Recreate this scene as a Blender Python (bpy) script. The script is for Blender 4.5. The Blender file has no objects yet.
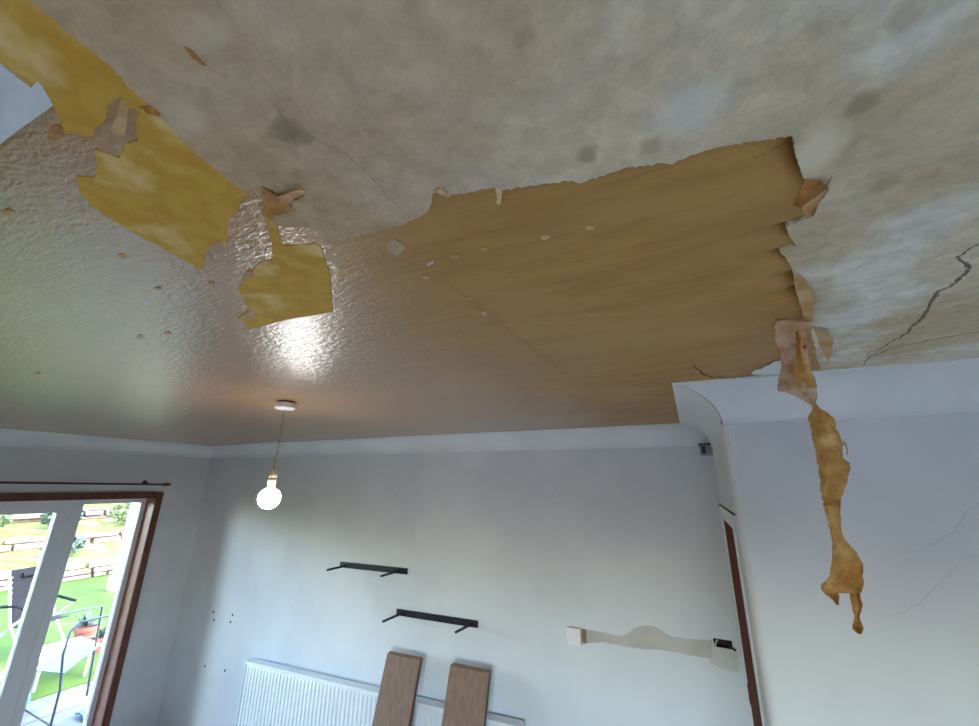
import bpy, bmesh, math, random
from mathutils import Vector, Matrix, noise
from mathutils.geometry import tessellate_polygon

random.seed(7)
SC = bpy.context.scene
COL = SC.collection

# ---------------------------------------------------------------- camera
CAMZ, HC = 2.05, 0.37
H = CAMZ + HC                                   # ceiling height
F, PITCH, YAW, ROLL = 399.63, 0.2927, -0.4563, 0.0129
fw = Vector((math.sin(YAW)*math.cos(PITCH), math.cos(YAW)*math.cos(PITCH), math.sin(PITCH)))
r0 = Vector((math.cos(YAW), -math.sin(YAW), 0)); u0 = r0.cross(fw)
CR = r0*math.cos(ROLL) + u0*math.sin(ROLL)
CU = u0*math.cos(ROLL) - r0*math.sin(ROLL)
CAM = Vector((0, 0, CAMZ))
FZ, GZ = -.28, -.36                               # floor level, ground level outside
cam = bpy.data.cameras.new('camera'); cam_o = bpy.data.objects.new('camera', cam); COL.objects.link(cam_o)
cam.sensor_fit = 'HORIZONTAL'; cam.sensor_width = 36.0; cam.lens = 36.0*F/979.0
cam.clip_start = 0.02; cam.clip_end = 200
m3 = Matrix((CR, CU, -fw)).transposed()
cam_o.matrix_world = Matrix.Translation(CAM) @ m3.to_4x4()
SC.camera = cam_o

def ray(x, y): return CR*((x-489.5)/F) - CU*((y-363)/F) + fw
def on(x, y, ax, val):
    d = ray(x, y); return CAM + d*((val-CAM[ax])/d[ax])

# ---------------------------------------------------------------- light and exposure
SC.view_settings.view_transform = 'Standard'; SC.view_settings.look = 'None'
SC.view_settings.gamma = 1.0; SC.view_settings.use_curve_mapping = False
SC.view_settings.exposure = 0.42
SKY, SUN, BULB = 5.2, 3.0, 80.0
w = bpy.data.worlds.new('sky'); SC.world = w; w.use_nodes = True
nt = w.node_tree; nt.nodes.clear()
o_ = nt.nodes.new('ShaderNodeOutputWorld'); b_ = nt.nodes.new('ShaderNodeBackground')
s_ = nt.nodes.new('ShaderNodeTexSky'); s_.sky_type = 'NISHITA'; s_.sun_disc = False
s_.sun_elevation = math.radians(48); s_.sun_rotation = math.radians(70); s_.air_density = 1.0; s_.dust_density = 1.2
hs = nt.nodes.new('ShaderNodeHueSaturation'); hs.inputs['Saturation'].default_value = 1.0
nt.links.new(s_.outputs[0], hs.inputs['Color']); nt.links.new(hs.outputs[0], b_.inputs[0]); b_.inputs[1].default_value = SKY
nt.links.new(b_.outputs[0], o_.inputs[0])
sl = bpy.data.lights.new('sun', 'SUN'); sl.energy = SUN; sl.angle = math.radians(2); sl.color = (1, .95, .86)
so = bpy.data.objects.new('sun', sl); COL.objects.link(so)
so.rotation_euler = Vector((-0.55, -0.35, -0.80)).to_track_quat('-Z', 'Y').to_euler()
so.location = (6, 6, 9)
def portal(name, loc, rot, sx, sy):
    l = bpy.data.lights.new(name, 'AREA'); l.shape = 'RECTANGLE'; l.size = sx; l.size_y = sy; l.cycles.is_portal = True
    o = bpy.data.objects.new(name, l); COL.objects.link(o); o.location = loc; o.rotation_euler = rot
portal('patio_door_portal', (-5.16, 1.30, 0.82), (0, math.radians(-90), 0), 2.1, 2.15)
portal('window_portal', (.3, -2.36, 1.35), (math.radians(90), 0, 0), 2.0, 1.2)
SC.cycles.use_denoising = True
SC.cycles.max_bounces = 8; SC.cycles.diffuse_bounces = 5; SC.cycles.glossy_bounces = 3
SC.cycles.transparent_max_bounces = 8; SC.cycles.sample_clamp_indirect = 6.0
SC.cycles.caustics_reflective = False; SC.cycles.caustics_refractive = False

# ---------------------------------------------------------------- materials
MATS = {}
def lin(c):
    return tuple(((v/255)/12.92 if v/255 <= .04045 else ((v/255+.055)/1.055)**2.4) for v in c) + (1,)
def mat(name, col, rough=.6, col2=None, scale=6, stretch=(1,1,1), detail=5, bump=0, bscale=60, metal=0, spec=.4,
        lo=.35, hi=.65, coat=0, bstretch=(1,1,1), col3=None, scale3=2, lo3=.5, hi3=.7, bdist=.004):
    if name in MATS: return MATS[name]
    m = bpy.data.materials.new(name); m.use_nodes = True; n = m.node_tree; P = n.nodes['Principled BSDF']
    P.inputs['Roughness'].default_value = rough; P.inputs['Metallic'].default_value = metal
    P.inputs['Specular IOR Level'].default_value = spec; P.inputs['Coat Weight'].default_value = coat
    P.inputs['Base Color'].default_value = lin(col)
    tc = n.nodes.new('ShaderNodeTexCoord')
    def ns(sc, st, det):
        mp = n.nodes.new('ShaderNodeMapping'); mp.inputs['Scale'].default_value = st
        t = n.nodes.new('ShaderNodeTexNoise'); t.inputs['Scale'].default_value = sc; t.inputs['Detail'].default_value = det
        n.links.new(tc.outputs['Object'], mp.inputs[0]); n.links.new(mp.outputs[0], t.inputs[0]); return t.outputs[0]
    def mixc(a, b, f):
        mx = n.nodes.new('ShaderNodeMix'); mx.data_type = 'RGBA'
        for s, v in ((mx.inputs[6], a), (mx.inputs[7], b)):
            if isinstance(v, tuple): s.default_value = v
            else: n.links.new(v, s)
        n.links.new(f, mx.inputs[0]); return mx.outputs[2]
    def ramp(s, lo, hi):
        r = n.nodes.new('ShaderNodeMapRange'); r.interpolation_type = 'SMOOTHSTEP'
        r.inputs[1].default_value = lo; r.inputs[2].default_value = hi; n.links.new(s, r.inputs[0]); return r.outputs[0]
    c = lin(col)
    if col2: c = mixc(c, lin(col2), ramp(ns(scale, stretch, detail), lo, hi))
    if col3: c = mixc(c, lin(col3), ramp(ns(scale3, (1,1,1), 4), lo3, hi3))
    if not isinstance(c, tuple): n.links.new(c, P.inputs['Base Color'])
    if bump:
        b = n.nodes.new('ShaderNodeBump'); b.inputs['Strength'].default_value = bump; b.inputs['Distance'].default_value = bdist
        n.links.new(ns(bscale, bstretch, 4), b.inputs['Height']); n.links.new(b.outputs[0], P.inputs['Normal'])
    MATS[name] = m; return m
def emis(name, col, s):
    m = bpy.data.materials.new(name); m.use_nodes = True; P = m.node_tree.nodes['Principled BSDF']
    P.inputs['Base Color'].default_value = (1,1,1,1)
    P.inputs['Emission Color'].default_value = col; P.inputs['Emission Strength'].default_value = s; return m
def glassmat():
    m = bpy.data.materials.new('clear_glass'); m.use_nodes = True; n = m.node_tree; n.nodes.clear()
    o = n.nodes.new('ShaderNodeOutputMaterial'); t = n.nodes.new('ShaderNodeBsdfTransparent'); g = n.nodes.new('ShaderNodeBsdfGlossy')
    t.inputs[0].default_value = (.97,.985,.98,1); g.inputs['Roughness'].default_value = .03
    f = n.nodes.new('ShaderNodeFresnel'); f.inputs[0].default_value = 1.35
    x = n.nodes.new('ShaderNodeMixShader'); n.links.new(f.outputs[0], x.inputs[0]); n.links.new(t.outputs[0], x.inputs[1]); n.links.new(g.outputs[0], x.inputs[2])
    n.links.new(x.outputs[0], o.inputs[0]); return m
GLASS = glassmat()
M_WALL = mat('white_wall_paint', (212,214,218), .62, (203,205,210), 2.2, bump=.12, bscale=38, spec=.3)
M_COVE = mat('white_coving_paint', (226,227,229), .45, (218,219,222), 3, bump=.05, bscale=60, spec=.4)
M_GREY = mat('old_painted_paper', (222,208,184), .75, (202,183,152), 3.6, bump=.35, bscale=110, spec=.2, detail=9,
             col3=(230,226,216), scale3=4.2, lo3=.47, hi3=.66, bdist=.002)
M_YEL = mat('yellow_paper', (204,162,72), .8, (194,148,60), 26, bump=.3, bscale=150, spec=.15, col3=(222,192,134), scale3=9, lo3=.54, hi3=.70, bdist=.002)
M_TAN = mat('torn_tan_paper', (190,146,92), .7, (206,176,134), 20, bump=.3, bscale=120)
M_ORANGE = mat('wet_orange_paper', (150,92,34), .5, (186,130,66), 40, bump=.3, bscale=120)
M_PINK = mat('wet_pinkish_paper', (178,134,98), .45, (196,164,134), 30, bump=.3, bscale=110, lo=.4, hi=.6)  # paler blotches put the wet sheen into the colour
M_OCHRE = mat('ochre_hanging_paper', (198,152,84), .78, (174,126,64), 34, bump=.7, bscale=120, col3=(214,176,114), scale3=22, lo3=.52, hi3=.7)
M_WHITEP = mat('white_painted_paper', (214,218,224), .5, (200,205,214), 8, (1,5,1), bump=.2, bscale=60)
M_CRACK = mat('crack_shadow_gap', (104,96,88), .9, (134,126,116), 60)
M_HAIR = mat('hairline_crack', (190,191,195), .9)
M_CREASE = mat('crease_stain', (158,138,112), .8, (172,152,126), 40)
M_BLACK = mat('black_powder_coat', (26,26,34), .45, bump=.05, bscale=200)
M_BOARD = mat('brown_wood_effect', (134,106,88), .5, (122,94,77), 7, (6,6,.5), bump=.1, bscale=40, bstretch=(6,6,.5))
M_RAD = mat('white_radiator_enamel', (226,228,230), .3, (222,224,226), 5, spec=.5)
M_UPVC = mat('white_upvc', (236,239,244), .35, (230,234,240), 3, spec=.5)
M_REDWOOD = mat('red_brown_stained_wood', (112,64,46), .45, (90,48,34), 8, (6,6,1), bump=.1, bscale=40)
M_DOORW = mat('dark_brown_door_wood', (112,58,44), .85, (88,44,34), 8, (6,6,1), bump=.1, bscale=50, spec=.08)
M_BRONZE = mat('dark_brown_metal', (66,46,40), .4, (80,56,46), 10, metal=.4)
M_FINIAL = mat('brown_wood_finial', (108,66,44), .4, (90,52,36), 20)
M_WPLAST = mat('white_plastic', (232,226,226), .4, (226,220,220), 10)
M_CREAMP = mat('cream_lampholder_plastic', (214,198,168), .45, (200,182,150), 30)
M_CORD = mat('brown_white_flex', (168,148,124), .6, (150,128,104), 80)
M_PATCH = mat('grey_bare_plaster', (188,183,178), .85, (178,173,167), 7, bump=.3, bscale=50, col3=(194,189,184), scale3=4)
M_DARK = mat('dark_cavity', (40,32,30), .9, (60,48,42), 30)
M_DUST = mat('brown_dust_ledge', (92,78,70), .9, (80,66,58), 30)
M_FLOOR = mat('oak_laminate', (206,188,160), .5, (190,170,140), 4, (1,8,1), bump=.05, bscale=20)
M_GREYPL = mat('grey_sensor_plastic', (150,148,144), .5, (140,138,134), 20)

def stain_left(m, col, x0, x1, amt):
    n = m.node_tree; P = n.nodes['Principled BSDF']; L = n.links.new
    src = P.inputs['Base Color'].links[0].from_socket
    tc = n.nodes.new('ShaderNodeTexCoord'); sx = n.nodes.new('ShaderNodeSeparateXYZ'); L(tc.outputs['Object'], sx.inputs[0])
    t = n.nodes.new('ShaderNodeTexNoise'); t.inputs['Scale'].default_value = 5; t.inputs['Detail'].default_value = 6; L(tc.outputs['Object'], t.inputs[0])
    a = n.nodes.new('ShaderNodeMath'); a.operation = 'MULTIPLY_ADD'; a.inputs[1].default_value = .55; L(t.outputs[0], a.inputs[0]); L(sx.outputs[0], a.inputs[2])
    r = n.nodes.new('ShaderNodeMapRange'); r.interpolation_type = 'SMOOTHSTEP'
    r.inputs[1].default_value = x0+.27; r.inputs[2].default_value = x1+.27; r.inputs[4].default_value = amt; L(a.outputs[0], r.inputs[0])
    x = n.nodes.new('ShaderNodeMix'); x.data_type = 'RGBA'; L(r.outputs[0], x.inputs[0]); L(src, x.inputs[6]); x.inputs[7].default_value = lin(col)
    t2 = n.nodes.new('ShaderNodeTexNoise'); t2.inputs['Scale'].default_value = 34; t2.inputs['Detail'].default_value = 9; t2.inputs['Roughness'].default_value = .7; L(tc.outputs['Object'], t2.inputs[0])
    r2 = n.nodes.new('ShaderNodeMapRange'); r2.inputs[1].default_value = .35; r2.inputs[2].default_value = .68; r2.inputs[3].default_value = .78; r2.inputs[4].default_value = 1.1; L(t2.outputs[0], r2.inputs[0])
    y = n.nodes.new('ShaderNodeMix'); y.data_type = 'RGBA'; y.blend_type = 'MULTIPLY'; y.inputs[0].default_value = 1; L(x.outputs[2], y.inputs[6]); L(r2.outputs[0], y.inputs[7])
    L(y.outputs[2], P.inputs['Base Color'])
stain_left(M_GREY, (188,156,120), .12, -.42, .8)

# brown stripped board: satin, wet and crinkled towards the door side
def brownmat():
    m = bpy.data.materials.new('stripped_brown_board'); m.use_nodes = True; n = m.node_tree; P = n.nodes['Principled BSDF']
    L = n.links.new
    tc = n.nodes.new('ShaderNodeTexCoord')
    def noise_(sc, st, det=5):
        mp = n.nodes.new('ShaderNodeMapping'); mp.inputs['Scale'].default_value = st
        t = n.nodes.new('ShaderNodeTexNoise'); t.inputs['Scale'].default_value = sc; t.inputs['Detail'].default_value = det
        L(tc.outputs['Object'], mp.inputs[0]); L(mp.outputs[0], t.inputs[0]); return t.outputs[0]
    def rng(s, a, b, c=0., d=1.):
        r = n.nodes.new('ShaderNodeMapRange'); r.interpolation_type = 'SMOOTHSTEP'
        for i, v in enumerate((a, b, c, d)): r.inputs[i+1].default_value = v
        L(s, r.inputs[0]); return r.outputs[0]
    def mix(a, b, f):
        x = n.nodes.new('ShaderNodeMix'); x.data_type = 'RGBA'
        for s, v in ((x.inputs[6], a), (x.inputs[7], b)):
            if isinstance(v, tuple): s.default_value = v
            else: L(v, s)
        L(f, x.inputs[0]); return x.outputs[2]
    def mathn(op, a, b):
        x = n.nodes.new('ShaderNodeMath'); x.operation = op
        for s, v in ((x.inputs[0], a), (x.inputs[1], b)):
            if isinstance(v, (int, float)): s.default_value = v
            else: L(v, s)
        return x.outputs[0]
    c = mix(lin((182,138,72)), lin((168,124,64)), rng(noise_(5, (1, 4, 1)), .3, .7))
    c = mix(c, lin((136,94,54)), mathn('MULTIPLY', rng(noise_(13, (1, 10, 1), 8), .53, .74), .5))
    c = mix(c, lin((182,142,84)), rng(noise_(2.3, (1, 1.5, 1), 3), .4, .75))
    # dissolved wet film: greyer on the side that has been soaked
    sx = n.nodes.new('ShaderNodeSeparateXYZ'); L(tc.outputs['Object'], sx.inputs[0])
    wob = mathn('ADD', sx.outputs[0], mathn('MULTIPLY', mathn('SUBTRACT', noise_(2.2, (1,1,1), 4), .5), .7))
    wet = rng(wob, -.05, -1.0)
    c = mix(c, lin((156,112,72)), mathn('MULTIPLY', wet, .7))
    L(c, P.inputs['Base Color'])
    L(rng(wet, 0, 1, .45, .36), P.inputs['Roughness'])
    P.inputs['Specular IOR Level'].default_value = .3
    L(mathn('MULTIPLY', wet, .85), P.inputs['Coat Weight']); P.inputs['Coat IOR'].default_value = 1.48; P.inputs['Coat Roughness'].default_value = .14
    b = n.nodes.new('ShaderNodeBump'); b.inputs['Distance'].default_value = .004
    L(rng(wet, 0, .5, .22, .6), b.inputs['Strength'])
    hgt = mathn('ADD', noise_(42, (1, 2.4, 1), 4), mathn('MULTIPLY', noise_(130, (1, 1.5, 1), 3), .5))
    L(hgt, b.inputs['Height']); L(b.outputs[0], P.inputs['Normal']); L(b.outputs[0], P.inputs['Coat Normal'])
    return m
M_BROWN = brownmat()

# ---------------------------------------------------------------- mesh helpers
class MB:
    def __init__(s): s.v = []; s.f = []
    def box(s, a, b):
        i = len(s.v); x0, y0, z0 = a; x1, y1, z1 = b
        s.v += [(x0,y0,z0),(x1,y0,z0),(x1,y1,z0),(x0,y1,z0),(x0,y0,z1),(x1,y0,z1),(x1,y1,z1),(x0,y1,z1)]
        s.f += [tuple(i+k for k in q) for q in ((0,3,2,1),(4,5,6,7),(0,1,5,4),(1,2,6,5),(2,3,7,6),(3,0,4,7))]; return s
    def hexa(s, p8):
        i = len(s.v); s.v += [tuple(p) for p in p8]
        s.f += [tuple(i+k for k in q) for q in ((0,3,2,1),(4,5,6,7),(0,1,5,4),(1,2,6,5),(2,3,7,6),(3,0,4,7))]; return s
    def tube(s, pts, rad, n=10, cap=True):
        pts = [Vector(p) for p in pts]; rr = rad if isinstance(rad, (list, tuple)) else [rad]*len(pts)
        base = len(s.v); up = Vector((0,0,1)); prev = None
        for k, p in enumerate(pts):
            t = (pts[min(k+1, len(pts)-1)] - pts[max(k-1, 0)]).normalized()
            if prev is None:
                a = t.cross(up if abs(t.z) < .9 else Vector((1,0,0))).normalized()
            else:
                a = (prev - t*prev.dot(t)).normalized()
            prev = a; b = t.cross(a)
            for j in range(n):
                an = 2*math.pi*j/n; s.v.append(tuple(p + (a*math.cos(an) + b*math.sin(an))*rr[k]))
        for k in range(len(pts)-1):
            for j in range(n):
                A = base+k*n+j; B = base+k*n+(j+1) % n; s.f.append((A, B, B+n, A+n))
        if cap:
            s.f.append(tuple(base+j for j in range(n))[::-1]); e = base+(len(pts)-1)*n; s.f.append(tuple(e+j for j in range(n)))
        return s
    def lathe(s, prof, c, n=24):
        base = len(s.v)
        for r, z in prof:
            for j in range(n):
                a = 2*math.pi*j/n; s.v.append((c[0]+r*math.cos(a), c[1]+r*math.sin(a), c[2]+z))
        for k in range(len(prof)-1):
            for j in range(n):
                A = base+k*n+j; B = base+k*n+(j+1) % n; s.f.append((A, B, B+n, A+n))
        s.f.append(tuple(base+j for j in range(n))[::-1]); e = base+(len(prof)-1)*n; s.f.append(tuple(e+j for j in range(n)))
        return s
    def grid(s, rows, closed=False):
        base = len(s.v); m = len(rows[0])
        for r in rows: s.v += [tuple(p) for p in r]
        for k in range(len(rows)-1):
            for j in range(m-1):
                A = base+k*m+j; s.f.append((A, A+1, A+m+1, A+m))
        return s
    def build(s, name, material, parent=None, smooth=False, bevel=0, thick=0):
        me = bpy.data.meshes.new(name)
        off = parent.matrix_world.translation if parent else Vector((0,0,0))
        if parent: off = world_loc(parent)
        me.from_pydata([(v[0]-off.x, v[1]-off.y, v[2]-off.z) for v in s.v], [], s.f); me.update()
        bm = bmesh.new(); bm.from_mesh(me); bmesh.ops.recalc_face_normals(bm, faces=bm.faces)
        if bevel: bmesh.ops.bevel(bm, geom=list(bm.edges), offset=bevel, segments=2, affect='EDGES', profile=.6)
        if thick: bmesh.ops.solidify(bm, geom=list(bm.faces), thickness=thick)
        bm.to_mesh(me); bm.free()
        if smooth:
            me.polygons.foreach_set('use_smooth', [True]*len(me.polygons))
            try: me.set_sharp_from_angle(angle=math.radians(smooth if smooth is not True else 40))
            except Exception: pass
        me.materials.append(material)
        o = bpy.data.objects.new(name, me); COL.objects.link(o)
        if parent: o.parent = parent
        return o
def world_loc(o):
    p = Vector((0,0,0))
    while o: p += o.location; o = o.parent
    return p
def tag(o, label=None, cat=None, group=None, kind=None):
    if label: o['label'] = label
    if cat: o['category'] = cat
    if group: o['group'] = group
    if kind: o['kind'] = kind
    return o
def empty(name, loc, label=None, cat=None, group=None, kind=None):
    o = bpy.data.objects.new(name, None); COL.objects.link(o); o.location = loc; o.empty_display_size = .05
    return tag(o, label, cat, group, kind)

# ---------------------------------------------------------------- room shell
WX, WY, RX, FY = -4.956, 2.854, 0.131, 1.771       # left wall, back wall, alcove side wall, projecting wall
XR, YN, T = 1.75, -2.25, 0.25                       # right wall, wall behind the camera, wall thickness
CB, CBH, CBV = .125, .157, .135                     # coving sizes
fl = MB()
fl.box((WX-T, YN-T, FZ-.12), (XR+T, WY+T, FZ)); tag(fl.build('floor', M_FLOOR), 'brown oak laminate floor of the room', kind='structure')

# patio door opening in the left wall
OY0, OY1, OZ = 0.22, 2.39, 1.872
wl = MB()
wl.box((WX-T, YN-T, FZ), (WX, OY0, H+.1)); wl.box((WX-T, OY1, FZ), (WX, WY+T, H+.1)); wl.box((WX-T, OY0, OZ), (WX, OY1, H+.1))
wall_left = tag(wl.build('wall_left', M_WALL), 'white painted wall around the patio door', kind='structure')

# back wall with the chased-out socket hole
hA = on(713, 638, 1, WY); hB = on(733, 649.5, 1, WY)
hx0, hx1, hz0, hz1 = hA.x, hB.x, hB.z, hA.z
wb = MB()
wb.box((WX, WY, FZ), (hx0, WY+T, H+.1)); wb.box((hx1, WY, FZ), (XR, WY+T, H+.1))
wb.box((hx0, WY, FZ), (hx1, WY+T, hz0)); wb.box((hx0, WY, hz1), (hx1, WY+T, H+.1)); wb.box((hx0, WY+.05, hz0), (hx1, WY+T, hz1))
wall_back = tag(wb.build('wall_back', M_WALL), 'white back wall with shelf brackets and radiator', kind='structure')

wa = MB(); wa.box((RX, FY+.14, FZ), (RX+.02, WY, H+.1)); 
wa.box((RX+.02, FY+.14, FZ), (RX+.12, WY, H+.1))
wall_alcove = tag(wa.build('wall_alcove_side', M_WALL), 'narrow white alcove side wall with cupboard door', kind='structure')
wf = MB()
prof = [(RX+.02, FY+.14), (RX, FY+.14)] + [(RX+.03-.03*math.cos(a), FY+.03-.03*math.sin(a)) for a in [math.pi/2*k/6 for k in range(7)]] + [(XR, FY), (XR, FY+.14)]
wf.grid([[(x, y, FZ) for x, y in prof], [(x, y, H+.1) for x, y in prof]])
wall_breast = tag(wf.build('wall_breast', M_WALL, smooth=50), 'pale projecting wall with rounded corner behind hanging paper', kind='structure')
wr = MB(); wr.box((XR, YN-T, FZ), (XR+T, WY+T, H+.1)); tag(wr.build('wall_right', M_WALL), 'white right hand wall of the room', kind='structure')
NX0, NX1, NZ0, NZ1 = -.7, 1.3, .75, 1.95
wn = MB()
wn.box((WX-T, YN-T, FZ), (NX0, YN, H+.1)); wn.box((NX1, YN-T, FZ), (XR+T, YN, H+.1)); wn.box((NX0, YN-T, FZ), (NX1, YN, NZ0)); wn.box((NX0, YN-T, NZ1), (NX1, YN, H+.1))
tag(wn.build('wall_front', M_WALL), 'white wall with window behind the viewer', kind='structure')
win = empty('window_1', (.3, YN-.12, NZ0), 'white framed window behind the viewer', kind='structure')
wfm = MB()
for a, b in (((NX0, NZ0), (NX1, NZ0+.06)), ((NX0, NZ1-.06), (NX1, NZ1)), ((NX0, NZ0+.06), (NX0+.06, NZ1-.06)), ((NX1-.06, NZ0+.06), (NX1, NZ1-.06)), ((.27, NZ0+.06), (.33, NZ1-.06))):
    wfm.box((a[0], YN-.15, a[1]), (b[0], YN-.08, b[1]))
wfm.build('window_frame', M_UPVC, win)
for a, b in ((NX0+.06, .27), (.33, NX1-.06)):
    MB().box((a, YN-.12, NZ0+.06), (b, YN-.11, NZ1-.06)).build('pane', GLASS, win)

# coving with mitred corners: one trim for each wall
def cove(name, label, p0, p1, n, c, d, m0, m1):
    # p0->p1 wall line (xy), n inward normal, c projection, d drop; m0/m1: shift along the run at full projection
    p0, p1, n = Vector(p0), Vector(p1), Vector(n); t = (p1-p0).normalized(); rows = []
    K = 12
    for k in range(K+1):
        a = math.pi/2*k/K
        off = c*(1-math.sin(a)); drop = d*(1-math.cos(a))       # k=0 at ceiling edge (off=c, drop=0)
        off = c*(1-math.sin(a)); z = H - .004*0 - drop
        f = off/c
        A = p0 + n*off + t*(m0*f); B = p1 + n*off + t*(m1*f)
        rows.append((A, B, z))
    # small flat lips at the wall and at the ceiling
    mb = MB(); g = []
    A, B, z = rows[0]; lip = .006
    g.append([(A.x, A.y, H+.004), (B.x, B.y, H+.004)]); g.append([(A.x, A.y, H-lip), (B.x, B.y, H-lip)])
    for A, B, z in rows[1:-1]:
        g.append([(A.x+n.x*lip*.4, A.y+n.y*lip*.4, z-lip), (B.x+n.x*lip*.4, B.y+n.y*lip*.4, z-lip)])
    A, B, z = rows[-1]
    g.append([(A.x+n.x*lip, A.y+n.y*lip, z), (B.x+n.x*lip, B.y+n.y*lip, z)]); g.append([(A.x+n.x*lip, A.y+n.y*lip, z-lip), (B.x+n.x*lip, B.y+n.y*lip, z-lip)])
    g.append([(A.x, A.y, z-lip-.001), (B.x, B.y, z-lip-.001)])
    mb.grid(g)
    return tag(mb.build(name, M_COVE, smooth=35), label, kind='structure')
cove('trim_1', 'white coving above the patio door', (WX, YN), (WX, WY), (1, 0), CB, CB, CB, -CB)
cove('trim_2', 'white coving along the back wall', (WX, WY), (RX, WY), (0, -1), CB, CB, CB, -CBH)
cove('trim_3', 'short return of coving inside the alcove', (RX, WY), (RX, FY), (-1, 0), CBH, CBV, CB, CBH)
cove('trim_4', 'white coving on the projecting wall behind hanging paper', (RX, FY), (XR, FY), (0, -1), CBH, CBV, -CBH, -CBH)

# ---------------------------------------------------------------- ceiling board, painted layer and torn paper
xb_pts = [(137, 793), (164, 798), (178, 803), (216, 812), (227, 788), (237, 791), (246, 795), (252, 781), (262, 788), (285, 795), (297, 798), (320, 785)]
edge_xy = [on(x, y, 2, H) for y, x in xb_pts]
def edge_x(y):
    e = edge_xy
    if y <= e[0].y: return e[0].x
    for a, b in zip(e, e[1:]):
        if a.y <= y <= b.y: return a.x+(b.x-a.x)*(y-a.y)/max(b.y-a.y, 1e-6)
    return e[-1].x
def lattice(segs):
    out = []
    for a, b, st in segs:
        n = max(1, round((b-a)/st)); out += [a+(b-a)*k/n for k in range(n)]
    return out + [segs[-1][1]]
gx = lattice([(WX-.1, -1.2, .25), (-1.2, -.2, .05), (-.2, .30, .008), (.30, XR+.1, .1)])
gy = lattice([(YN-.1, .1, .25), (.1, .42, .02), (.42, 1.10, .008), (1.10, 1.75, .03), (1.75, WY+.1, .1)])
teeth = [on(778, 232, 2, H).y, on(778, 257, 2, H).y, on(778, 282, 2, H).y, on(778, 297, 2, H).y]
def ripple(x, y):
    ex = edge_x(y); d = ex-x
    if d < -.03 or y < .44 or y > 1.12: return 0
    d = max(d, 0); z = 0
    for k, ty in enumerate(teeth):
        wdt = .018+.004*k
        z += .022*math.exp(-((y-ty)/wdt)**2)*math.exp(-d/.03)
    z += .022*math.exp(-((y-.50)/.05)**2)*math.exp(-d/.022)
    z += .006*math.exp(-((y-1.02)/.05)**2)*math.exp(-d/.05)
    return z
cg = MB()
rows = []
for y in gy:
    r = []
    for x in gx:
        sag = .003*noise.noise((x*1.6, y*1.6, 3)) + .0012*noise.noise((x*6, y*6, 9))
        r.append((x, y, H + .0004 + abs(sag)*.12 + ripple(x, y)))
    rows.append(r)
cg.grid(rows)
n0 = len(cg.v)
cg.box((WX-T, YN-T, H+.03), (XR+T, WY+T, H+.16))
ceiling = tag(cg.build('ceiling', M_BROWN, smooth=60), 'stripped brown ceiling, wet and shiny by the patio door', kind='structure')

def ragged(px, amp=.9, step=4.0, seed=0, closed=True):
    rnd = random.Random(seed); out = []
    seq = list(zip(px, px[1:]+px[:1])) if closed else list(zip(px, px[1:]))
    for a, b in seq:
        L = math.hypot(b[0]-a[0], b[1]-a[1]); n = max(1, int(L/step))
        for k in range(n):
            t = k/n; j = 0 if k == 0 else amp
            out.append((a[0]+(b[0]-a[0])*t+rnd.uniform(-j, j), a[1]+(b[1]-a[1])*t+rnd.uniform(-j, j)))
    if not closed: out.append(px[-1])
    return out
def sheet(name, xy, z0, th, material, parent=None):
    # flat torn sheet stuck under the ceiling: facing down at z0-th, edges up to z0
    n = len(xy); mb = MB()
    tris = tessellate_polygon([[Vector((x, y, 0)) for x, y in xy]])
    mb.v = [(x, y, z0-th) for x, y in xy] + [(x, y, z0) for x, y in xy]
    mb.f = [tuple(t) for t in tris] + [(k, (k+1) % n, n+(k+1) % n, n+k) for k in range(n)]
    return mb.build(name, material, parent)
def pxsheet(name, px, z0, th, material, parent=None, amp=.9, step=4, seed=0):
    pts = [on(x, y, 2, z0-th) for x, y in ragged(px, amp, step, seed)]
    return sheet(name, [(p.x, p.y) for p in pts], z0, th, material, parent)
def center(px, z):
    c = Vector((0,0,0))
    for p in px: c += on(p[0], p[1], 2, z)
    return c/len(px)

G_PX = [(29,0),(68,32),(107,64),(134,92),(158,115),(190,150),(244,192),(252,189),(261,187),(272,189),(284,194),(300,190),(307,190),(303,197),(290,203),(294,211),(276,214),(272,221),(281,225),(297,226),(312,228),(321,239),(331,242),(358,236.5),(391,228.5),
        (413,220.5),(428,211),(432,200),(433,194),(439,187),(447,195),(465,193.5),(495,187),(499,193),(504,190),(532,186),(556,183),(572,180.5),(581,184),(598,177),(614,172),(627,167.5),
        (645,166),(660,163),(674,164.5),(690,155.5),(710,150),(726,146.5),(756,141.5),(776,138.5),(792.5,136.5),(795,150),(798,164),(803,178),(810,182),(819,181),(827,184),(829,191),(820,203),(814,216),(800,221),
        (786,227),(790,237),(795,246),(780,252),(788,262),(793,272),(795,285),(798,297),(803,308),(809,322),(813,340),(817,356),(821,375)]
gz = H - .0018
gp = [on(x, y, 2, gz) for x, y in ragged(G_PX, 1.2, 2.8, 3, closed=False)]
gxy = [(p.x, p.y) for p in gp] + [(XR+.02, gp[-1].y), (XR+.02, YN-.05), (-.39, YN-.05)]
painted = tag(sheet('painted_layer', gxy, H+.010, .0118, M_GREY, ceiling), 'old grey beige painted layer with torn lower edge')

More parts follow.
